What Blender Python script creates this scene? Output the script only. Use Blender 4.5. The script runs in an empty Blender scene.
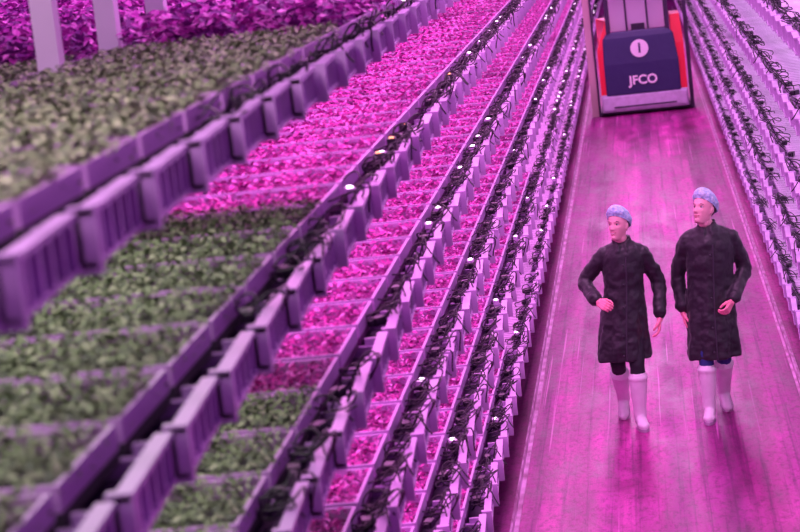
import bpy, math, random
from mathutils import Vector, Matrix, Euler
random.seed(7)
ZOOM=None
S=bpy.context.scene
try:
    S.view_settings.view_transform='Standard'
except Exception: pass
COL=S.collection

# ---------------------------------------------------------------- materials
def mat(name,col,rough=.5,metal=0,var=0.0,scale=8,bump=0,bscale=30,emit=None,es=0,col2=None,spec=.5,sheen=0):
    m=bpy.data.materials.new(name); m.use_nodes=True
    nt=m.node_tree; b=nt.nodes['Principled BSDF']
    b.inputs['Base Color'].default_value=(*col,1); b.inputs['Roughness'].default_value=rough
    b.inputs['Metallic'].default_value=metal
    b.inputs['Specular IOR Level'].default_value=spec
    if sheen: b.inputs['Sheen Weight'].default_value=sheen
    tc=nt.nodes.new('ShaderNodeTexCoord')
    if var or col2:
        n=nt.nodes.new('ShaderNodeTexNoise'); n.inputs['Scale'].default_value=scale; n.inputs['Detail'].default_value=4
        r=nt.nodes.new('ShaderNodeValToRGB')
        r.color_ramp.elements[0].position=.35; r.color_ramp.elements[1].position=.65
        c2=col2 or tuple(c*(1-var) for c in col)
        r.color_ramp.elements[0].color=(*c2,1); r.color_ramp.elements[1].color=(*col,1)
        nt.links.new(tc.outputs['Object'],n.inputs['Vector']); nt.links.new(n.outputs['Fac'],r.inputs['Fac'])
        nt.links.new(r.outputs['Color'],b.inputs['Base Color'])
    if bump:
        n=nt.nodes.new('ShaderNodeTexNoise'); n.inputs['Scale'].default_value=bscale; n.inputs['Detail'].default_value=3
        bp=nt.nodes.new('ShaderNodeBump'); bp.inputs['Strength'].default_value=bump; bp.inputs['Distance'].default_value=.02
        nt.links.new(tc.outputs['Object'],n.inputs['Vector']); nt.links.new(n.outputs['Fac'],bp.inputs['Height'])
        nt.links.new(bp.outputs['Normal'],b.inputs['Normal'])
    if emit:
        b.inputs['Emission Color'].default_value=(*emit,1); b.inputs['Emission Strength'].default_value=es
    return m

M={}
M['plastic']=mat('lavender_plastic',(.66,.42,.78),.3,var=.3,scale=3)
M['plastic_dk']=mat('violet_plastic',(.17,.065,.30),.45,var=.3,scale=3)
M['slat']=mat('pale_slat',(.76,.58,.83),.35,var=.2,scale=2)
M['gap']=mat('dark_deck',(.04,.008,.07),.6)
M['trayrim']=mat('tray_rim',(.60,.34,.68),.4)
M['soil']=mat('pink_substrate',(.12,.006,.12),.8)
M['soil_g']=mat('dark_substrate',(.04,.04,.04),.8)
M['pk1']=mat('leaf_lit_pink',(.80,.085,.52),.6)  # grow-light pink painted into the three leaf colours; the leaves themselves are green
M['pk2']=mat('leaf_lit_magenta',(.32,.016,.25),.6)
M['pk3']=mat('leaf_lit_pale_pink',(.95,.32,.80),.6)
M['gr1']=mat('leaf_green',(.19,.27,.12),.6)
M['gr2']=mat('leaf_olive',(.09,.13,.07),.6)
M['gr3']=mat('leaf_pale_green',(.34,.41,.23),.6)
M['pu1']=mat('leaf_purple',(.56,.04,.48),.6)
M['pu2']=mat('leaf_deep_purple',(.20,.010,.24),.6)
M['pu3']=mat('leaf_violet',(.85,.20,.76),.6)
M['post']=mat('painted_post',(.85,.72,.92),.45,var=.12,scale=2)
M['cable']=mat('black_cable',(.010,.005,.016),.4)
M['led']=mat('white_driver_led',(1,.8,1),.4,emit=(1,.78,1),es=8)
M['orange']=mat('orange_indicator',(1,.3,.1),.4,emit=(1,.35,.15),es=2.5)
M['black']=mat('black_coat',(.012,.010,.017),.5,bump=.5,bscale=9,sheen=.12)
M['btn']=mat('coat_seam',(.035,.03,.045),.5)
M['boot']=mat('white_rubber',(.90,.78,.90),.3,var=.12,scale=10)
M['sole']=mat('boot_sole',(.5,.36,.52),.6)
M['trs']=mat('black_trousers',(.012,.012,.02),.7)
M['trs_b']=mat('navy_trousers',(.02,.04,.20),.7)
M['skin']=mat('skin',(.86,.42,.48),.5,var=.08,scale=12)
M['hand']=mat('hand_skin',(.95,.28,.40),.5)
M['lip']=mat('lips',(.58,.12,.20),.4)
M['teeth']=mat('teeth',(.85,.78,.8),.3)
M['eyew']=mat('eye_white',(.7,.6,.7),.3)
M['eyed']=mat('iris',(.02,.01,.02),.3)
M['hair']=mat('dark_hair',(.05,.02,.03),.6)
M['net']=mat('hairnet_blue',(.34,.54,.82),.6,bump=.8,bscale=60,col2=(.62,.76,.92),scale=45)
M['red']=mat('red_paint',(.80,.015,.05),.3)
M['navy']=mat('navy_cover',(.022,.02,.10),.5,bump=.4,bscale=6)
M['tr_lil']=mat('truck_pale_paint',(.62,.52,.74),.35,var=.2)
M['tr_dk']=mat('truck_dark',(.03,.012,.05),.5)
M['cream']=mat('mast_cream',(.50,.33,.36),.5)
M['white']=mat('sign_white',(.88,.80,.90),.5)
M['glass']=mat('cab_interior',(.74,.58,.80),.4)
M['tyre']=mat('rubber',(.01,.01,.012),.8)
M['steel']=mat('guide_rail_steel',(.66,.36,.64),.35,metal=.2,col2=(.25,.06,.18),scale=5)
M['wall']=mat('far_wall',(.25,.06,.3),.7,var=.3,scale=1)

def floor_mat():
    m=bpy.data.materials.new('wet_concrete'); m.use_nodes=True; nt=m.node_tree; b=nt.nodes['Principled BSDF']
    L=nt.links.new; N=nt.nodes.new
    b.inputs['Specular IOR Level'].default_value=.3
    tc=N('ShaderNodeTexCoord')
    def noise(sx,sy,scale,det,ro=.6):
        mp=N('ShaderNodeMapping'); mp.inputs['Scale'].default_value=(sx,sy,1); L(tc.outputs['Object'],mp.inputs['Vector'])
        n=N('ShaderNodeTexNoise'); n.inputs['Scale'].default_value=scale; n.inputs['Detail'].default_value=det; n.inputs['Roughness'].default_value=ro
        L(mp.outputs['Vector'],n.inputs['Vector']); return n
    def ramp(n,stops):
        r=N('ShaderNodeValToRGB'); e=r.color_ramp.elements
        e[0].position,e[0].color=stops[0][0],(*stops[0][1],1); e[1].position,e[1].color=stops[-1][0],(*stops[-1][1],1)
        for p,c in stops[1:-1]:
            k=e.new(p); k.color=(*c,1)
        L(n.outputs['Fac'],r.inputs['Fac']); return r
    def mul(a,b_,f):
        mx=N('ShaderNodeMix'); mx.data_type='RGBA'; mx.blend_type='MULTIPLY'; mx.inputs['Factor'].default_value=f
        L(a,mx.inputs['A']); L(b_,mx.inputs['B']); return mx.outputs['Result']
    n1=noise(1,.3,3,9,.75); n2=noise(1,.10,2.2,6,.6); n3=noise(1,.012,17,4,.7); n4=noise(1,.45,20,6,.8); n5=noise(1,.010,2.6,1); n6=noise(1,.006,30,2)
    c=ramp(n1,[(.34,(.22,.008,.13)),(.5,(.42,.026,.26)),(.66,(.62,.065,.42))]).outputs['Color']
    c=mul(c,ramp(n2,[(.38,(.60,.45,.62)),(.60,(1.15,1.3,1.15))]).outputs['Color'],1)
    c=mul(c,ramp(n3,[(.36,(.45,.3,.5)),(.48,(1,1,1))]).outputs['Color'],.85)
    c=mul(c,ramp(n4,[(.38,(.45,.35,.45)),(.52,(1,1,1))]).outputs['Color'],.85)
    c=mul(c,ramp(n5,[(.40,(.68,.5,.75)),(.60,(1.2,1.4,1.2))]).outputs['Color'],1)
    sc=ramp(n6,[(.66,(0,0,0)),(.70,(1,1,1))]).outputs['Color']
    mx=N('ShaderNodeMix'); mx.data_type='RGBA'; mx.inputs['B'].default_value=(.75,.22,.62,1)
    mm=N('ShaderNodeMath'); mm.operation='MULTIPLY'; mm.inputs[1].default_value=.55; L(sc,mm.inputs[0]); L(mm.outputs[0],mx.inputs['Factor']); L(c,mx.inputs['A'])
    # twin wheel tracks of the lift truck
    sp=N('ShaderNodeSeparateXYZ'); L(tc.outputs['Object'],sp.inputs['Vector'])
    add=N('ShaderNodeMath'); add.operation='ADD'; add.inputs[1].default_value=.07; L(sp.outputs['X'],add.inputs[0])
    ab=N('ShaderNodeMath'); ab.operation='ABSOLUTE'; L(add.outputs[0],ab.inputs[0])
    sb=N('ShaderNodeMath'); sb.operation='SUBTRACT'; sb.inputs[1].default_value=.66; L(ab.outputs[0],sb.inputs[0])
    a2=N('ShaderNodeMath'); a2.operation='ABSOLUTE'; L(sb.outputs[0],a2.inputs[0])
    mr=N('ShaderNodeMapRange'); mr.inputs['From Min'].default_value=.05; mr.inputs['From Max'].default_value=.13; mr.inputs['To Min'].default_value=.68; mr.inputs['To Max'].default_value=1
    L(a2.outputs[0],mr.inputs['Value'])
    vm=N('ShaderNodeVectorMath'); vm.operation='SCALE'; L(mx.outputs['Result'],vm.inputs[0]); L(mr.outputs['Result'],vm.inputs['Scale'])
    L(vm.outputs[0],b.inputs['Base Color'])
    rr=N('ShaderNodeMapRange'); rr.inputs['From Min'].default_value=.35; rr.inputs['From Max'].default_value=.65; rr.inputs['To Min'].default_value=.28; rr.inputs['To Max'].default_value=.6
    L(n1.outputs['Fac'],rr.inputs['Value']); L(rr.outputs['Result'],b.inputs['Roughness'])
    bp=N('ShaderNodeBump'); bp.inputs['Strength'].default_value=.2; bp.inputs['Distance'].default_value=.02; L(n4.outputs['Fac'],bp.inputs['Height']); L(bp.outputs['Normal'],b.inputs['Normal'])
    return m
M['floor']=floor_mat()

# ---------------------------------------------------------------- mesh builder
class MB:
    def __init__(s): s.v=[]; s.f=[]; s.m=[]; s.T=Matrix.Identity(4)
    def add(s,vs,fs,mi=0):
        o=len(s.v); s.v+= [tuple(s.T@Vector(v)) for v in vs]
        for f in fs: s.f.append([i+o for i in f]); s.m.append(mi)
    def box(s,x0,x1,y0,y1,z0,z1,mi=0):
        s.add([(x0,y0,z0),(x1,y0,z0),(x1,y1,z0),(x0,y1,z0),(x0,y0,z1),(x1,y0,z1),(x1,y1,z1),(x0,y1,z1)],
              [(0,3,2,1),(4,5,6,7),(0,1,5,4),(1,2,6,5),(2,3,7,6),(3,0,4,7)],mi)
    def rings(s,rs,mi=0):
        n=len(rs[0]); vs=[p for r in rs for p in r]; fs=[]
        for i in range(len(rs)-1):
            for j in range(n):
                k=(j+1)%n; fs.append((i*n+j,i*n+k,(i+1)*n+k,(i+1)*n+j))
        fs.append(tuple(reversed(range(n)))); fs.append(tuple((len(rs)-1)*n+j for j in range(n)))
        s.add(vs,fs,mi)
    def ell(s,c,r,mi=0,nu=20,nv=12,rot=None):
        c=Vector(c); vs=[];fs=[]
        R=rot or Matrix.Identity(3)
        vs.append(c+R@Vector((0,0,r[2])))
        for i in range(1,nv):
            t=math.pi*i/nv
            for j in range(nu):
                a=2*math.pi*j/nu
                vs.append(c+R@Vector((r[0]*math.sin(t)*math.cos(a),r[1]*math.sin(t)*math.sin(a),r[2]*math.cos(t))))
        vs.append(c+R@Vector((0,0,-r[2])))
        for j in range(nu): fs.append((0,1+j,1+(j+1)%nu))
        for i in range(nv-2):
            for j in range(nu):
                a=1+i*nu+j; b=1+i*nu+(j+1)%nu
                fs.append((a,a+nu,b+nu,b))
        l=len(vs)-1
        for j in range(nu): fs.append((l,1+(nv-2)*nu+(j+1)%nu,1+(nv-2)*nu+j))
        s.add(vs,fs,mi)
    def tube(s,pts,rad,mi=0,n=14,ball=True):
        pts=[Vector(p) for p in pts]; rs=[]
        for i,p in enumerate(pts):
            d=(pts[min(i+1,len(pts)-1)]-pts[max(i-1,0)]).normalized()
            a=d.orthogonal() if abs(d.x)>.9 else d.cross(Vector((1,0,0)))
            a.normalize(); b=d.cross(a)
            rs.append([p+rad[i]*(math.cos(2*math.pi*j/n)*a+math.sin(2*math.pi*j/n)*b) for j in range(n)])
        s.rings(rs,mi)
        if ball:
            for p,r in zip(pts,rad): s.ell(p,(r,r,r),mi,12,8)
    def mesh(s,name,mats,smooth=False):
        me=bpy.data.meshes.new(name); me.from_pydata(s.v,[],s.f); 
        for k in mats: me.materials.append(M[k])
        me.polygons.foreach_set('material_index',s.m)
        if smooth: me.polygons.foreach_set('use_smooth',[True]*len(s.f))
        me.update(); return me
    def obj(s,name,mats,parent=None,smooth=False):
        return place(s.mesh(name,mats,smooth),name,parent)
def place(data,name,parent=None,loc=(0,0,0),rot=(0,0,0),scale=(1,1,1)):
    o=bpy.data.objects.new(name,data); COL.objects.link(o); o.location=loc; o.rotation_euler=rot; o.scale=scale
    if parent: o.parent=parent
    return o
def empty(name,loc=(0,0,0)):
    o=bpy.data.objects.new(name,None); COL.objects.link(o); o.location=loc; o.empty_display_size=.3; return o
def remesh(o,vox,smooth=4,disp=0,dscale=.12):
    m=o.modifiers.new('r','REMESH'); m.mode='VOXEL'; m.voxel_size=vox; m.use_smooth_shade=True
    if smooth:
        q=o.modifiers.new('s','SMOOTH'); q.iterations=smooth; q.factor=.5
    if disp:
        t=bpy.data.textures.new('fold','CLOUDS'); t.noise_scale=dscale
        d=o.modifiers.new('d','DISPLACE'); d.texture=t; d.strength=disp; d.mid_level=.5
    return o

# ---------------------------------------------------------------- room
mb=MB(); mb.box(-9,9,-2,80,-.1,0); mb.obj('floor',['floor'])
mb=MB(); mb.box(-9,9,80,80.2,0,9); mb.obj('wall_far',['wall'])

XL=-1.155; XR=.99
LEV=[.6,1.2,1.8,2.4,3.0,3.6]
PITCH=.6

def leaves(mb,n,x0,x1,y0,y1,z0,z1,s0,s1,mats):
    for _ in range(n):
        x=random.uniform(x0,x1); y=random.uniform(y0,y1); z=random.uniform(z0,z1)
        s=random.uniform(s0,s1); a=random.uniform(0,6.283); t=random.uniform(-.7,.7); t2=random.uniform(-.7,.7)
        R=Euler((t,t2,a)).to_matrix(); c=Vector((x,y,z))
        vs=[c+R@Vector(p) for p in ((-s,0,0),(-.2*s,-.5*s,.12*s),(s,0,0),(-.2*s,.5*s,.12*s))]
        mb.add(vs,[(0,1,2,3)],random.choice(mats))
def tray(kind,seed):
    random.seed(seed); b=MB(); hx=.49; hy=.272; w=.014
    b.box(-hx,hx,-hy,hy,0,.03,1)
    for (x0,x1,y0,y1) in ((-hx,hx,-hy,-hy+w),(-hx,hx,hy-w,hy),(-hx,-hx+w,-hy+w,hy-w),(hx-w,hx,-hy+w,hy-w)):
        b.box(x0,x1,y0,y1,.031,.09,0)
    i=.018
    if kind=='pink': leaves(b,2000,-hx+i,hx-i,-hy+i,hy-i,.03,.094,.011,.024,[2,2,3,3,4]); mats=['trayrim','soil','pk1','pk2','pk3']
    if kind=='green': leaves(b,2400,-hx,hx,-hy,hy,.05,.120,.010,.022,[2,2,3,4]); mats=['trayrim','soil_g','gr1','gr2','gr3']
    if kind=='purple': leaves(b,1300,-hx,hx,-hy,hy,.04,.22,.022,.045,[2,2,3,3,4]); mats=['trayrim','soil','pu1','pu2','pu3']
    return b.mesh('tray_'+kind,mats)
TR={k:[tray(k,i*10+j) for j in range(3)] for i,k in enumerate(('pink','green','purple'))}

def panel():
    b=MB(); h=.285
    b.box(-.03,-.018,-h,h,-.05,.045,1)
    b.box(-.032,.010,-h,h,.044,.058,0)
    b.box(-.03,.006,-h,h,-.062,-.050,0)
    for i in range(6):
        y=-h+.02+i*(2*h-.04)/5; b.box(-.018,.002,y-.010,y+.010,-.050,.044,0)
    b.box(-.045,.014,-h,-h+.035,-.075,.064,0)
    b.box(-.12,-.035,-h,-h+.02,-.02,.03,0)
    return b.mesh('panel',['plastic','plastic_dk'])
PANEL=panel()
def cable(seed):
    random.seed(seed); cu=bpy.data.curves.new('cable','CURVE'); cu.dimensions='3D'; cu.bevel_depth=.0042; cu.bevel_resolution=1; cu.resolution_u=6
    for k in range(2):
        sp=cu.splines.new('BEZIER'); n=random.choice((5,6)); sp.bezier_points.add(n-1)
        y=random.uniform(-.15,.0); cx=random.uniform(-.05,.02)
        for i,p in enumerate(sp.bezier_points):
            a=i*1.9+k
            p.co=(cx+.06*math.cos(a)+random.uniform(-.02,.02), y+.045*i+.05*math.sin(a), .075+.045*math.sin(a*1.3)+random.uniform(-.02,.03)-(.06 if i in(0,n-1) else 0))
            p.handle_left_type=p.handle_right_type='AUTO'
    cu.materials.append(M['cable']); return cu
CAB=[cable(50+i) for i in range(6)]
def plug():
    b=MB(); b.box(-.02,.02,-.035,.035,0,.035,0); b.box(-.012,.012,-.06,-.035,.01,.03,0); b.box(-.014,.014,.035,.045,.005,.03,1); return b
b=plug(); PLUG=b.mesh('connector',['cable','plastic'])
b=MB(); b.box(-.02,.02,-.04,.04,0,.03,0); b.box(-.010,.010,-.016,.016,.03,.035,1); DRV=b.mesh('led_driver',['plastic','led'])
b=MB(); b.box(-.02,.02,-.04,.04,0,.03,0); b.box(-.01,.01,-.015,.015,.03,.035,1); DRVO=b.mesh('led_driver_orange',['cable','orange'])

def slats(b,x0,x1,y0,y1,z,mi=0,pitch=.15,w=.095):
    y=y0
    while y<y1:
        b.box(x0,x1,y,y+w,z,z+.03,mi); b.box(x0,x1,y+w*.4,y+w*.6,z+.03,z+.038,mi); y+=pitch

random.seed(3)
YEND=72
# ---- left rack
rack=empty('growing_rack')
b=MB()
for z in LEV:
    b.box(XL-1.12,XL-.06,2.0,YEND,z-.07,z-.04,0)
b.obj('shelf_decks',['gap'],rack)
b=MB()
for z in LEV:
    y=2.1
    while y<YEND:
        b.box(XL-1.1,XL-.03,y-.02,y+.02,z-.04,z+.0,0); y+=PITCH
    b.box(XL-1.09,XL-1.05,2,YEND,z-.04,z+.03,0)
b.obj('cross_arms',['plastic'],rack)
b=MB()
Y0P=8.95-1.07*5
y=Y0P
while y<YEND:
    b.box(XL-1.22,XL-1.13,y-.045,y+.045,0,4.9,0)
    b.box(XL-1.235,XL-1.115,y-.06,y+.06,3.42,3.47,0)
    y+=1.07
b.obj('uprights',['post'],rack)
for li,z in enumerate(LEV):
    y=2.4
    while y<YEND-1:
        ylim={5:10.0,4:8.4,3:7.8}.get(li,0)
        kind='green' if y<ylim else ('purple' if li==5 else 'pink')  # pink trays hold the grow-light colour, green ones the plain leaf
        has=True
        if li==0 and (y>17.5 or y<9): has=False
        if li==1 and (y>24 or y<7): has=False
        if li==2 and y<5.5: has=False
        if has:
            place(random.choice(TR[kind]),'plant_tray',rack,(XL-.62,y,z),(0,0,random.choice((0,math.pi))))
        if y>3 and (li>2 or y>6):
            place(PANEL,'crate_front',rack,(XL,y,z),(0,0,math.radians(2.5)))
            if y>6.5:
                if random.random()<.9: place(random.choice(CAB),'cable_loop',rack,(XL-.05,y+random.uniform(-.2,.2),z-.01),(0,0,random.uniform(-.4,.4)))
                if li<5 and y<36 and random.random()<.55: place(random.choice(CAB),'cable_loop',rack,(XL-.03,y+random.uniform(-.2,.2),z),(0,0,random.uniform(-.4,.4)))
                if random.random()<.7: place(PLUG,'connector',rack,(XL-.08,y+random.uniform(-.2,.2),z+.03),(0,0,random.uniform(-.6,.6)))
            if random.random()<.18: place(DRV,'led_driver',rack,(XL-.08,y+.2,z+.05),(0,0,random.uniform(-.3,.3)))
            if li>3 and y>9 and random.random()<.3: place(DRVO,'led_driver_orange',rack,(XL-.08,y+.1,z+.06))
        y+=PITCH
b=MB(); slats(b,XL-1.05,XL-.1,17.7,YEND,.6); slats(b,XL-1.05,XL-.1,24.2,YEND,1.2)
b.obj('empty_shelf_slats',['slat'],rack)
# ---- racks behind the left one (top layer crops)
rack2=empty('growing_rack')
b=MB()
for z in LEV:
    b.box(-8.6,XL-1.25,2,YEND,z-.07,z-.02,0)
b.obj('shelf_decks',['gap'],rack2)
b=MB()
for x in (-4.6,-7.0):
    y=Y0P
    while y<YEND:
        b.box(x-.045,x+.045,y-.045,y+.045,0,4.9,0); y+=2.14
b.obj('uprights',['post'],rack2)
y=3.0
while y<60:
    for i in range(6):
        x=-2.95-i*1.0
        if x<-1.9 and (-x/ max(y,.1))>.75: continue
        kind='green' if y<10 else 'purple'
        place(random.choice(TR[kind]),'plant_tray',rack2,(x,y,3.58),(0,0,random.choice((0,math.pi))))
    if y<20:
        place(random.choice(TR['green' if y<8.4 else 'pink']),'plant_tray',rack2,(-2.95,y,2.98))
    y+=PITCH
# ---- right rack
rr=empty('slatted_tray_rack')
b=MB()
for z in LEV[:5]:
    b.box(XR+.06,XR+1.15,8,YEND,z-.07,z-.04,0)
b.obj('shelf_decks',['gap'],rr)
b=MB()
for i,z in enumerate(LEV[:5]): slats(b,XR+.10,XR+1.1,8,YEND,z,0,.15,.085)
b.obj('empty_shelf_slats',['slat'],rr)
b=MB(); y=9
while y<YEND:
    b.box(XR+1.15,XR+1.24,y-.045,y+.045,0,4.9,0); y+=1.07
b.obj('uprights',['post'],rr)
for li,z in enumerate(LEV[:5]):
    y=9
    while y<YEND-1:
        place(PANEL,'crate_front',rr,(XR+.01,y,z-.03),(0,0,math.pi-math.radians(2.5)))
        if random.random()<.85:
            place(random.choice(CAB),'cable_loop',rr,(XR+.07,y+random.uniform(-.25,.25),z-.01),(0,0,math.pi+random.uniform(-.4,.4)))
        if random.random()<.4: place(PLUG,'connector',rr,(XR+.1,y+random.uniform(-.2,.2),z+.04),(0,0,random.uniform(-.6,.6)))
        y+=PITCH
for x,nm in ((XL+.0,'guide_rail'),(XR-.0,'guide_rail')):
    b=MB(); b.box(x-.03,x+.03,2,YEND,0,.012,0); b.box(x-.012,x+.0,2,YEND,.012,.07,0)
    b.obj(nm,['steel'])
# ---------------------------------------------------------------- lift truck
tk=empty('lift_truck',(-.06,41,0)); tk.scale=(.93,.93,.92)
b=MB()
b.box(-.82,.82,0,1.6,.08,.42,0)
b.box(-.80,.80,-.05,0,.12,.38,0)
b.box(-.60,.60,-.07,-.05,.16,.19,1)
b.box(-.86,.86,.1,1.5,.03,.08,1)
o=b.obj('chassis',['tr_lil','tr_dk'],tk); bv=o.modifiers.new('b','BEVEL'); bv.width=.03; bv.segments=2
b=MB()
for s in(-1,1):
    x0,x1=sorted((s*.60,s*.82))
    b.rings([[(x0,.02,.42),(x1,.02,.42),(x1,1.2,.42),(x0,1.2,.42)],[(x0,.04,1.3),(x1,.04,1.3),(x1,1.2,1.3),(x0,1.2,1.3)],
             [(s*.62 if s<0 else x0,.10,1.85),(x1-.03 if s>0 else x1,.10,1.85),(x1-.03 if s>0 else x1,1.1,1.85),(x0,1.1,1.85)]],0)
o=b.obj('side_panels',['red'],tk); bv=o.modifiers.new('b','BEVEL'); bv.width=.04; bv.segments=3
b=MB()
b.rings([[(-.72,-.03,.40),(.70,-.03,.40),(.70,.1,.40),(-.72,.1,.40)],[(-.72,-.05,1.0),(.70,-.05,1.0),(.70,.1,1.0),(-.72,.1,1.0)],
         [(-.70,-.02,1.5),(.64,-.02,1.5),(.64,.1,1.5),(-.70,.1,1.5)],[(-.60,.02,1.62),(.56,.02,1.62),(.56,.1,1.62),(-.60,.1,1.62)]],0)
o=b.obj('front_cover',['navy'],tk); bv=o.modifiers.new('b','BEVEL'); bv.width=.03; bv.segments=2
b=MB()
b.box(-.62,-.54,.0,.08,1.6,2.6,0); b.box(.50,.58,.0,.08,1.6,2.6,0)
b.box(-.24,-.20,.05,.1,1.6,2.6,0);b.box(.16,.20,.05,.1,1.6,2.6,0)
b.box(-.7,.66,0,1.2,2.6,2.68,0); b.box(-.62,-.54,1.1,1.2,1.6,2.6,0); b.box(.50,.58,1.1,1.2,1.6,2.6,0)
b.box(-.14,.12,.3,.7,1.5,1.72,0)
b.obj('cab_frame_and_seat',['tr_dk'],tk)
b=MB(); b.box(-.54,.50,.5,.55,1.6,2.6,0); b.obj('cab_rear_panel',['glass'],tk)
b=MB(); b.box(-1.03,-.88,.2,.5,0,4.1,0); b.box(-.90,-.86,.15,.2,.0,4.1,1); b.box(.86,.93,.2,.5,0,4.1,1)
b.box(-1.0,.93,.3,.4,3.6,3.7,1)
b.obj('mast',['cream','tr_dk'],tk)
b=MB()
for sx in(-.7,.7):
    n=20
    rs=[[(sx+dx,.35+.14*math.cos(2*math.pi*j/n),.14+.14*math.sin(2*math.pi*j/n)) for j in range(n)] for dx in(-.08,.08)]
    b.rings(rs,0)
b.obj('wheels',['tyre'],tk)
b=MB(); n=40
b.rings([[( -.02+.17*math.cos(2*math.pi*j/n),yy,1.27+.17*math.sin(2*math.pi*j/n)) for j in range(n)] for yy in(-.065,-.04)],0)
b.obj('number_disc',['white'],tk)
def text(t,size,loc,m,ext=.004):
    c=bpy.data.curves.new('txt','FONT'); c.body=t; c.size=size; c.align_x='CENTER'; c.align_y='CENTER'; c.extrude=ext; c.offset=.006
    c.materials.append(M[m]); return place(c,'lettering',tk,loc,(math.pi/2,0,0))
text('1',.26,(-.02,-.075,1.27),'navy'); text('JFCO',.24,(.0,-.062,.66),'white')

# ---------------------------------------------------------------- people
def hand(name,wrist,fdir,palm,thumb_side,curl,parent):
    f=Vector(fdir).normalized(); p=Vector(palm); p=(p-f*p.dot(f)).normalized(); t=f.cross(p)*thumb_side
    b=MB(); w=Vector(wrist)
    P=lambda a,c,d: w+f*a+t*c+p*d
    b.tube([P(-.03,0,0),P(.01,0,0)],[.025,.024])
    for c in(-.026,-.009,.009,.027): b.tube([P(.01,c*.7,0),P(.085,c,0)],[.015,.0125])
    for k,(c,L,r) in enumerate(((.029,.070,.0095),(.010,.078,.0098),(-.009,.072,.0095),(-.027,.056,.0085))):
        a=curl*.5+.05*k; pt=P(.085,c,0); pts=[pt]; 
        for sg in(.42,.33,.25):
            d=f*math.cos(a)+p*math.sin(a); pt=pt+d*L*sg; pts.append(pt); a+=curl*.8
        b.tube(pts,[r*1.1,r,r*.93,r*.8])
    pts=[P(.02,.022,.004),P(.05,.045,.014),P(.078,.050,.028),P(.098,.042,.040)]
    b.tube(pts,[.015,.0125,.0105,.009])
    o=b.obj(name,['hand'],parent); remesh(o,.0032,2); return o

HP=[(-.124,.014,-.060,-.030),(-.118,.030,-.074,-.012),(-.105,.040,-.081,.008),(-.085,.050,-.081,.030),(-.065,.057,-.082,.050),(-.040,.064,-.084,.075),
    (-.010,.070,-.086,.095),(.020,.074,-.087,.104),(.050,.074,-.083,.106),(.078,.067,-.069,.098),(.098,.050,-.046,.080),(.110,.028,-.016,.052),(.114,.010,.005,.030)]
def hp(z):
    for i in range(len(HP)-1):
        if HP[i][0]<=z<=HP[i+1][0]:
            t=(z-HP[i][0])/(HP[i+1][0]-HP[i][0]); p0=HP[max(i-1,0)]; p1=HP[i]; p2=HP[i+1]; p3=HP[min(i+2,len(HP)-1)]
            r=[]
            for k in(1,2,3):
                m1=(p2[k]-p0[k])/(p2[0]-p0[0])*(p2[0]-p1[0]); m2=(p3[k]-p1[k])/(p3[0]-p1[0])*(p2[0]-p1[0])
                r.append((2*t**3-3*t*t+1)*p1[k]+(t**3-2*t*t+t)*m1+(-2*t**3+3*t*t)*p2[k]+(t**3-t*t)*m2)
            return r
    return HP[-1][1:]
def head_mesh(b,jaw):
    G=lambda x,z,cx,cz,sx,sz: math.exp(-((x-cx)/sx)**2-((z-cz)/sz)**2)
    nu=72; rs=[]; nz=64
    for i in range(nz+1):
        z=-.124+(.238)*i/nz; z=min(z,.1139); w,yf,yb=hp(z)
        if z<-.03: w*=1+(jaw-1)*min(1,(-.03-z)/.05)
        yc=.012 if z>-.1 else .012+(-.1-z)*-1.6
        r=[]
        for j in range(nu):
            a=2*math.pi*j/nu; ca,sa=math.cos(a),math.sin(a)
            x=w*ca; y=yc+((yb-yc)*sa if sa>0 else (yc-yf)*sa)
            if sa<0:
                fr=min(1,-sa*1.6); d=0
                if -.052<z<.03:
                    t=(.025-z)/.060; prof=max(0,min(1,t))**1.3*.024
                    if z<-.036: prof*=max(0,1-((-.036-z)/.014)**2)
                    d+=prof*math.exp(-(x/(.008+.006*max(0,min(1,t))))**2)
                for s in(-1,1):
                    d-=.010*G(x,z,s*.030,.001,.018,.012); d+=.004*G(x,z,s*.040,-.030,.018,.016)
                    d+=.004*G(x,z,s*.028,.022,.022,.008); d+=.005*G(x,z,s*.011,-.041,.006,.007)
                d+=.006*G(x,z,0,-.069,.024,.013); d-=.004*G(x,z,0,-.086,.024,.006); d+=.007*G(x,z,0,-.104,.018,.012)
                y-=d*fr
            r.append((x,y,z))
        rs.append(r)
    b.rings(rs)

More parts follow.
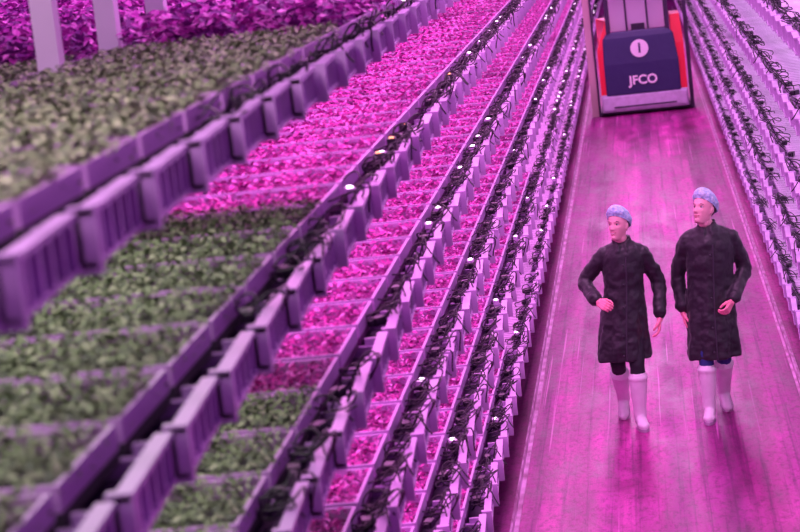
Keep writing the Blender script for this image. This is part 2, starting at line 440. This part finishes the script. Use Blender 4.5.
def person(name,loc,P):
    e=empty(name,loc)
    b=MB(); n=64; rs=[]
    prof=P['torso']; fine=[]
    for a_,b_ in zip(prof[:-1],prof[1:]):
        for q in range(4): fine.append([x+(y-x)*q/4 for x,y in zip(a_,b_)])
    fine.append(list(prof[-1]))
    for (z,cx,cy,rx,ry,k) in fine:
        r=[]
        for j in range(n):
            a=2*math.pi*j/n; m=1+k*(.55*math.sin(5*a+1.3+z*1.5)+.5*math.sin(9*a+.4-z*2.5))
            m+=.012*math.sin(z*42+3*math.sin(a*2))*(1 if z>.9 else .4)
            r.append((cx+rx*m*math.cos(a),cy+ry*m*math.sin(a),z))
        rs.append(r)
    b.rings(rs)
    for ai,arm in enumerate(('armL','armR')):
        s,el,w=[Vector(q) for q in P[arm]]
        pts=[];rad=[]
        for q in range(11):
            t=q/10
            pt=s.lerp(el,t*2) if t<=.5 else el.lerp(w,t*2-1)
            r=.062+(.050-.062)*t+.004*math.sin(q*2.3+ai)
            if q==0: r=.056
            if q in(4,5,6): r+=.003
            pts.append(pt); rad.append(r)
        pts[5]=(pts[4]+pts[5]*2+pts[6])/4
        b.tube(pts,rad,n=18)
        b.tube([w-(w-el).normalized()*.035,w],[.055,.055],n=18,ball=False)
        nk=Vector(P['collar']); b.tube([s,s.lerp(nk,.6)+Vector((0,0,-.01))],[.058,.05])
    cz=P['collar']
    for sg in(-1,1):
        b.tube([(cz[0]+sg*.050,cz[1]+.04,cz[2]+.025),(cz[0]+sg*.055,cz[1]-.03,cz[2]+.012),(cz[0]+sg*.022,cz[1]-.075,cz[2]-.025),(cz[0]+sg*.035,cz[1]-.100,cz[2]-.07)],[.017,.019,.016,.010])
    o=b.obj('coat',['black'],e); remesh(o,.009,2,.022,.07)
    b=MB(); ps=[]
    for (z,cx,cy,rx,ry,k) in P['torso']:
        if z<P['collar'][2]-.07: ps.append((cx+.022,cy-ry*1.0-.001,z))
    b.tube(ps,[.007]*len(ps),n=6,ball=False)
    for i in range(5):
        t=.12+i*.19; idx=t*(len(ps)-1); i0=int(idx); q=Vector(ps[i0]).lerp(Vector(ps[min(i0+1,len(ps)-1)]),idx-i0)
        b.ell(q+Vector((-.022,-.006,0)),(.009,.005,.009),0,10,6)
    o=b.obj('coat_placket',['btn'],e)
    b=MB()
    for leg in('legL','legR'):
        h,k,a=[Vector(q) for q in P[leg]]
        b.tube([h,(h+k)/2,k,(k+a)/2,a],[.085,.075,.060,.055,.045])
    o=b.obj('trousers',[P['trs']],e); remesh(o,.012,3,.012,.06)
    for leg in('legL','legR'):
        h,k,a=[Vector(q) for q in P[leg]]; toe=math.radians(P[leg+'_toe']); pit=math.radians(P[leg+'_pitch'])
        b=MB(); d=(k-a).normalized(); top=a+d*(.40-a.z)/d.z
        b.tube([a,a+d*.08,(a+top)/2,top-d*.01],[.052,.052,.062,.072],n=20)
        b.tube([top-d*.022,top],[.077,.077],n=20,ball=False)
        R=Euler((pit,0,toe)).to_matrix(); q=lambda x,y,z: a+R@Vector((x,y,z))
        b.tube([q(0,.035,-.045),q(0,-.05,-.035),q(0,-.13,-.05),q(0,-.175,-.055)],[.044,.045,.042,.034],n=18)
        b.ell(q(0,-.13,-.052),(.048,.075,.034),rot=R); b.ell(q(0,.03,-.05),(.04,.05,.038),rot=R)
        o=b.obj('boot_'+leg[-1],['boot'],e); remesh(o,.008,3)
        b=MB(); n=24; rr_=[]
        for zz in(-.09,-.07):
            r=[]
            for j in range(n):
                t=2*math.pi*j/n; yy=-.075+.145*math.sin(t); wd=.048-.010*math.exp(-((yy-.0)/.04)**2)
                r.append(q(wd*math.cos(t),yy,zz))
            rr_.append(r)
        b.rings(rr_); b.obj('sole_'+leg[-1],['sole'],e)
    HC=Vector(P['head'])
    T=Matrix.Translation(HC)@Euler((0,0,math.radians(P['hyaw']))).to_matrix().to_4x4()@Euler((math.radians(P['hpitch']),0,0)).to_matrix().to_4x4()
    g=P.get('fs',1); T=T@Matrix.Scale(g,4); jw=P.get('jaw',1)
    b=MB(); b.T=T
    head_mesh(b,jw)
    for s in(-1,1):
        b.ell((s*.073,.018,-.010),(.008,.018,.029)); b.ell((s*.070,.012,-.028),(.007,.010,.014))
    b.T=Matrix.Identity(4)
    nb=Vector(P['collar'])
    b.tube([T@Vector((0,.022,-.05)),T@Vector((0,.025,-.10)),nb+Vector((0,.0,0)),nb+Vector((0,.01,-.06))],[.052,.050,.054,.062])
    o=b.obj('head',['skin'],e); remesh(o,.0036,2)
    b=MB(); b.T=T
    for s in(-1,1): b.ell((s*.030,-.0625,.000),(.0135,.010,.0065),0); b.ell((s*.030,-.0715,.0),(.006,.003,.0052),1); b.tube([(s*.017,-.069,.004),(s*.031,-.0735,.008),(s*.045,-.062,.003)],[.0015,.0024,.0012],1)
    b.obj('eyes',['eyew','eyed'],e,True)
    b=MB(); b.T=T; sm=P.get('smile',0)
    up=.006*sm
    b.tube([(-.025,-.076,-.066+up),(0,-.086,-.066),(.025,-.076,-.066+up)],[.002,.0045,.002],0); b.tube([(-.023,-.076,-.069+up),(0,-.0855,-.077-.003*sm),(.023,-.076,-.069+up)],[.002,.005,.002],0)
    if sm: b.tube([(-.018,-.081,-.068+up*.6),(0,-.088,-.0715),(.018,-.081,-.068+up*.6)],[.002,.0032,.002],2)
    for s in(-1,1): b.tube([(s*.016,-.084,.020),(s*.032,-.079,.026),(s*.047,-.066,.020)],[.002,.0032,.0015],1)
    b.obj('lips_and_brows',['lip','hair','teeth'],e,True)
    b=MB(); b.T=T
    b.ell((0,.032,.018),(.077,.084,.088)); b.obj('hair',['hair'],e,True)
    b=MB(); b.T=T; nu=64; nv=16; rs=[]
    for i in range(nv+1):
        t=(math.pi*.58)*i/nv+.02; r=[]
        for j in range(nu):
            a=2*math.pi*j/nu
            cx=.094*math.sin(t)*math.cos(a); cy=.114*math.sin(t)*math.sin(a)
            zz=.094*math.cos(t)
            puck=1+.03*math.sin(13*a+3*math.sin(2*a))*math.sin(t)**2+.02*math.sin(5*a+i)
            if i==nv-1: puck*=.96
            if i==nv: puck*=.93
            tilt=.040-.42*cy
            r.append((cx*puck,.024+cy*puck,.012+zz+tilt))
        rs.append(r)
    vs=[p for r in rs for p in r]; fs=[]
    for i in range(nv):
        for j in range(nu):
            k=(j+1)%nu; fs.append((i*nu+j,(i+1)*nu+j,(i+1)*nu+k,i*nu+k))
    fs.append(tuple(range(nu)))
    b.add(vs,fs); last=[vs[nv*nu+j] for j in range(nu)]; last.append(last[0])
    b.tube(last,[.0045]*len(last),n=6,ball=False)
    b.obj('hairnet',['net'],e,True)
    for k,(nm,fd,pn,ts,cu) in P['hands'].items():
        w=Vector(P[k][2]); hand(nm,w+Vector(fd).normalized()*.035,fd,pn,ts,cu,e)
    return e

W=dict(
 torso=[(.53,-.065,.14,.212,.18,.10),(.60,-.062,.14,.206,.178,.09),(.75,-.05,.145,.192,.165,.06),(.95,-.03,.15,.172,.145,.03),(1.10,-.015,.15,.150,.125,.01),
        (1.25,-.005,.15,.162,.126,0),(1.33,0,.15,.168,.116,0),(1.385,0,.15,.150,.10,0),(1.42,0,.155,.105,.08,0),(1.445,0,.155,.07,.07,0)],
 armL=((-.148,.15,1.350),(-.325,.21,1.14),(-.235,-.03,1.030)),
 armR=((.148,.15,1.340),(.255,.22,1.09),(.240,.10,.855)),
 collar=(0,.15,1.445), trs='trs',smile=1,jaw=.92,
 legR=((.03,.16,.88),(.03,.02,.49),(.015,.03,.09)), legR_toe=8, legR_pitch=0,
 legL=((-.11,.16,.88),(-.12,.14,.49),(-.11,.44,.150)), legL_toe=-6, legL_pitch=26,
 head=(-.015,.115,1.575), hyaw=-28, hpitch=-10, fs=.98,
 hands={'armL':('hand_L',(.55,-.75,-.25),(.6,.4,-.5),1,1.0),'armR':('hand_R',(-.15,-.35,-1),(-1,.0,.1),-1,.5)})
woman=person('woman_in_black_coat',(-.31,17.4,0),W)
Mn=dict(
 torso=[(.47,.065,.14,.210,.18,.10),(.56,.065,.14,.203,.178,.09),(.75,.07,.145,.19,.165,.06),(.95,.08,.15,.183,.148,.03),(1.10,.09,.15,.178,.135,.01),
        (1.25,.10,.15,.186,.138,0),(1.36,.105,.15,.192,.128,0),(1.43,.105,.15,.172,.105,0),(1.47,.10,.155,.115,.085,0),(1.495,.10,.155,.075,.075,0)],
 armL=((-.068,.15,1.395),(-.160,.23,1.12),(-.145,.17,.865)),
 armR=((.276,.15,1.385),(.365,.23,1.12),(.250,.03,.93)),
 collar=(.10,.15,1.495), trs='trs_b',
 legL=((.0,.16,.88),(.0,.04,.49),(-.01,.03,.09)), legL_toe=-5, legL_pitch=0,
 legR=((.14,.16,.88),(.14,.14,.49),(.12,.38,.135)), legR_toe=8, legR_pitch=20,
 head=(.085,.12,1.630), hyaw=-38, hpitch=-18, fs=1.0,
 hands={'armL':('hand_L',(.1,-.2,-1),(1,.0,.1),1,.5),'armR':('hand_R',(-.45,-.55,-.6),(-.6,.3,.1),-1,.9)})
man=person('man_in_black_coat',(.25,17.45,0),Mn)

# ---------------------------------------------------------------- lights
def area(name,loc,sx,sy,P,c,rot=(0,0,0)):
    l=bpy.data.lights.new(name,'AREA'); l.shape='RECTANGLE'; l.size=sx; l.size_y=sy; l.energy=P; l.color=c
    o=bpy.data.objects.new(name,l); COL.objects.link(o); o.location=loc; o.rotation_euler=rot; return o
for i in range(5):
    area('near_top_fill',(-.3,15+i*12,7.2),1.6,9,610,(1,.38,.90))
area('near_top_fill',(-2.4,4.5,6.6),1.6,5,250,(1,.72,.86))  # added fill above the near trays, lifts the dark green top shelf
for z in LEV[1:]:
    area('near_shelf_fill',(XL-.55,5.2,z-.09),.8,5.6,30,(.85,.70,.80))  # added whitish fill under the near shelves so the green leaves show
    for s in range(4):
        area('near_shelf_fill',(XL-.55,8.6+6.5+s*13.2,z-.09),.8,12.8,100,(1,.28,.88))
for z in LEV[1:5]+[3.6]:
    for s in range(2):
        area('right_rack_fill',(XR+.6,20+s*24,z-.09),.5,23,110,(.95,.6,1))  # added fill that brightens the slats and fronts of the right rack
w=bpy.data.worlds.new('World'); S.world=w; w.use_nodes=True
w.node_tree.nodes['Background'].inputs['Color'].default_value=(.64,.18,.88,1)
w.node_tree.nodes['Background'].inputs['Strength'].default_value=.36

# ---------------------------------------------------------------- camera
H=4.2; f=2300; th=math.atan(363/f); psi=math.atan(270*math.cos(th)/f); rho=math.radians(6.5)
F=Vector((-math.sin(psi)*math.cos(th),math.cos(psi)*math.cos(th),-math.sin(th)))
R=Vector((math.cos(psi),math.sin(psi),0)); U=R.cross(F)
cx=R*math.cos(rho)-U*math.sin(rho); cy=R*math.sin(rho)+U*math.cos(rho); cz=-F
cam=bpy.data.cameras.new('camera'); co=bpy.data.objects.new('camera',cam); COL.objects.link(co)
mw=Matrix(((cx.x,cy.x,cz.x,0),(cx.y,cy.y,cz.y,0),(cx.z,cy.z,cz.z,H),(0,0,0,1)))
co.matrix_world=mw
cam.sensor_width=36; cam.lens=f*36/800; cam.clip_end=300
cam.dof.use_dof=True; cam.dof.focus_distance=18; cam.dof.aperture_fstop=4.2
if ZOOM:
    k,px,py=ZOOM; cam.lens*=k; cam.shift_x=(px-400)/800*k; cam.shift_y=-(py-266)/800*k; cam.dof.use_dof=False
S.camera=co
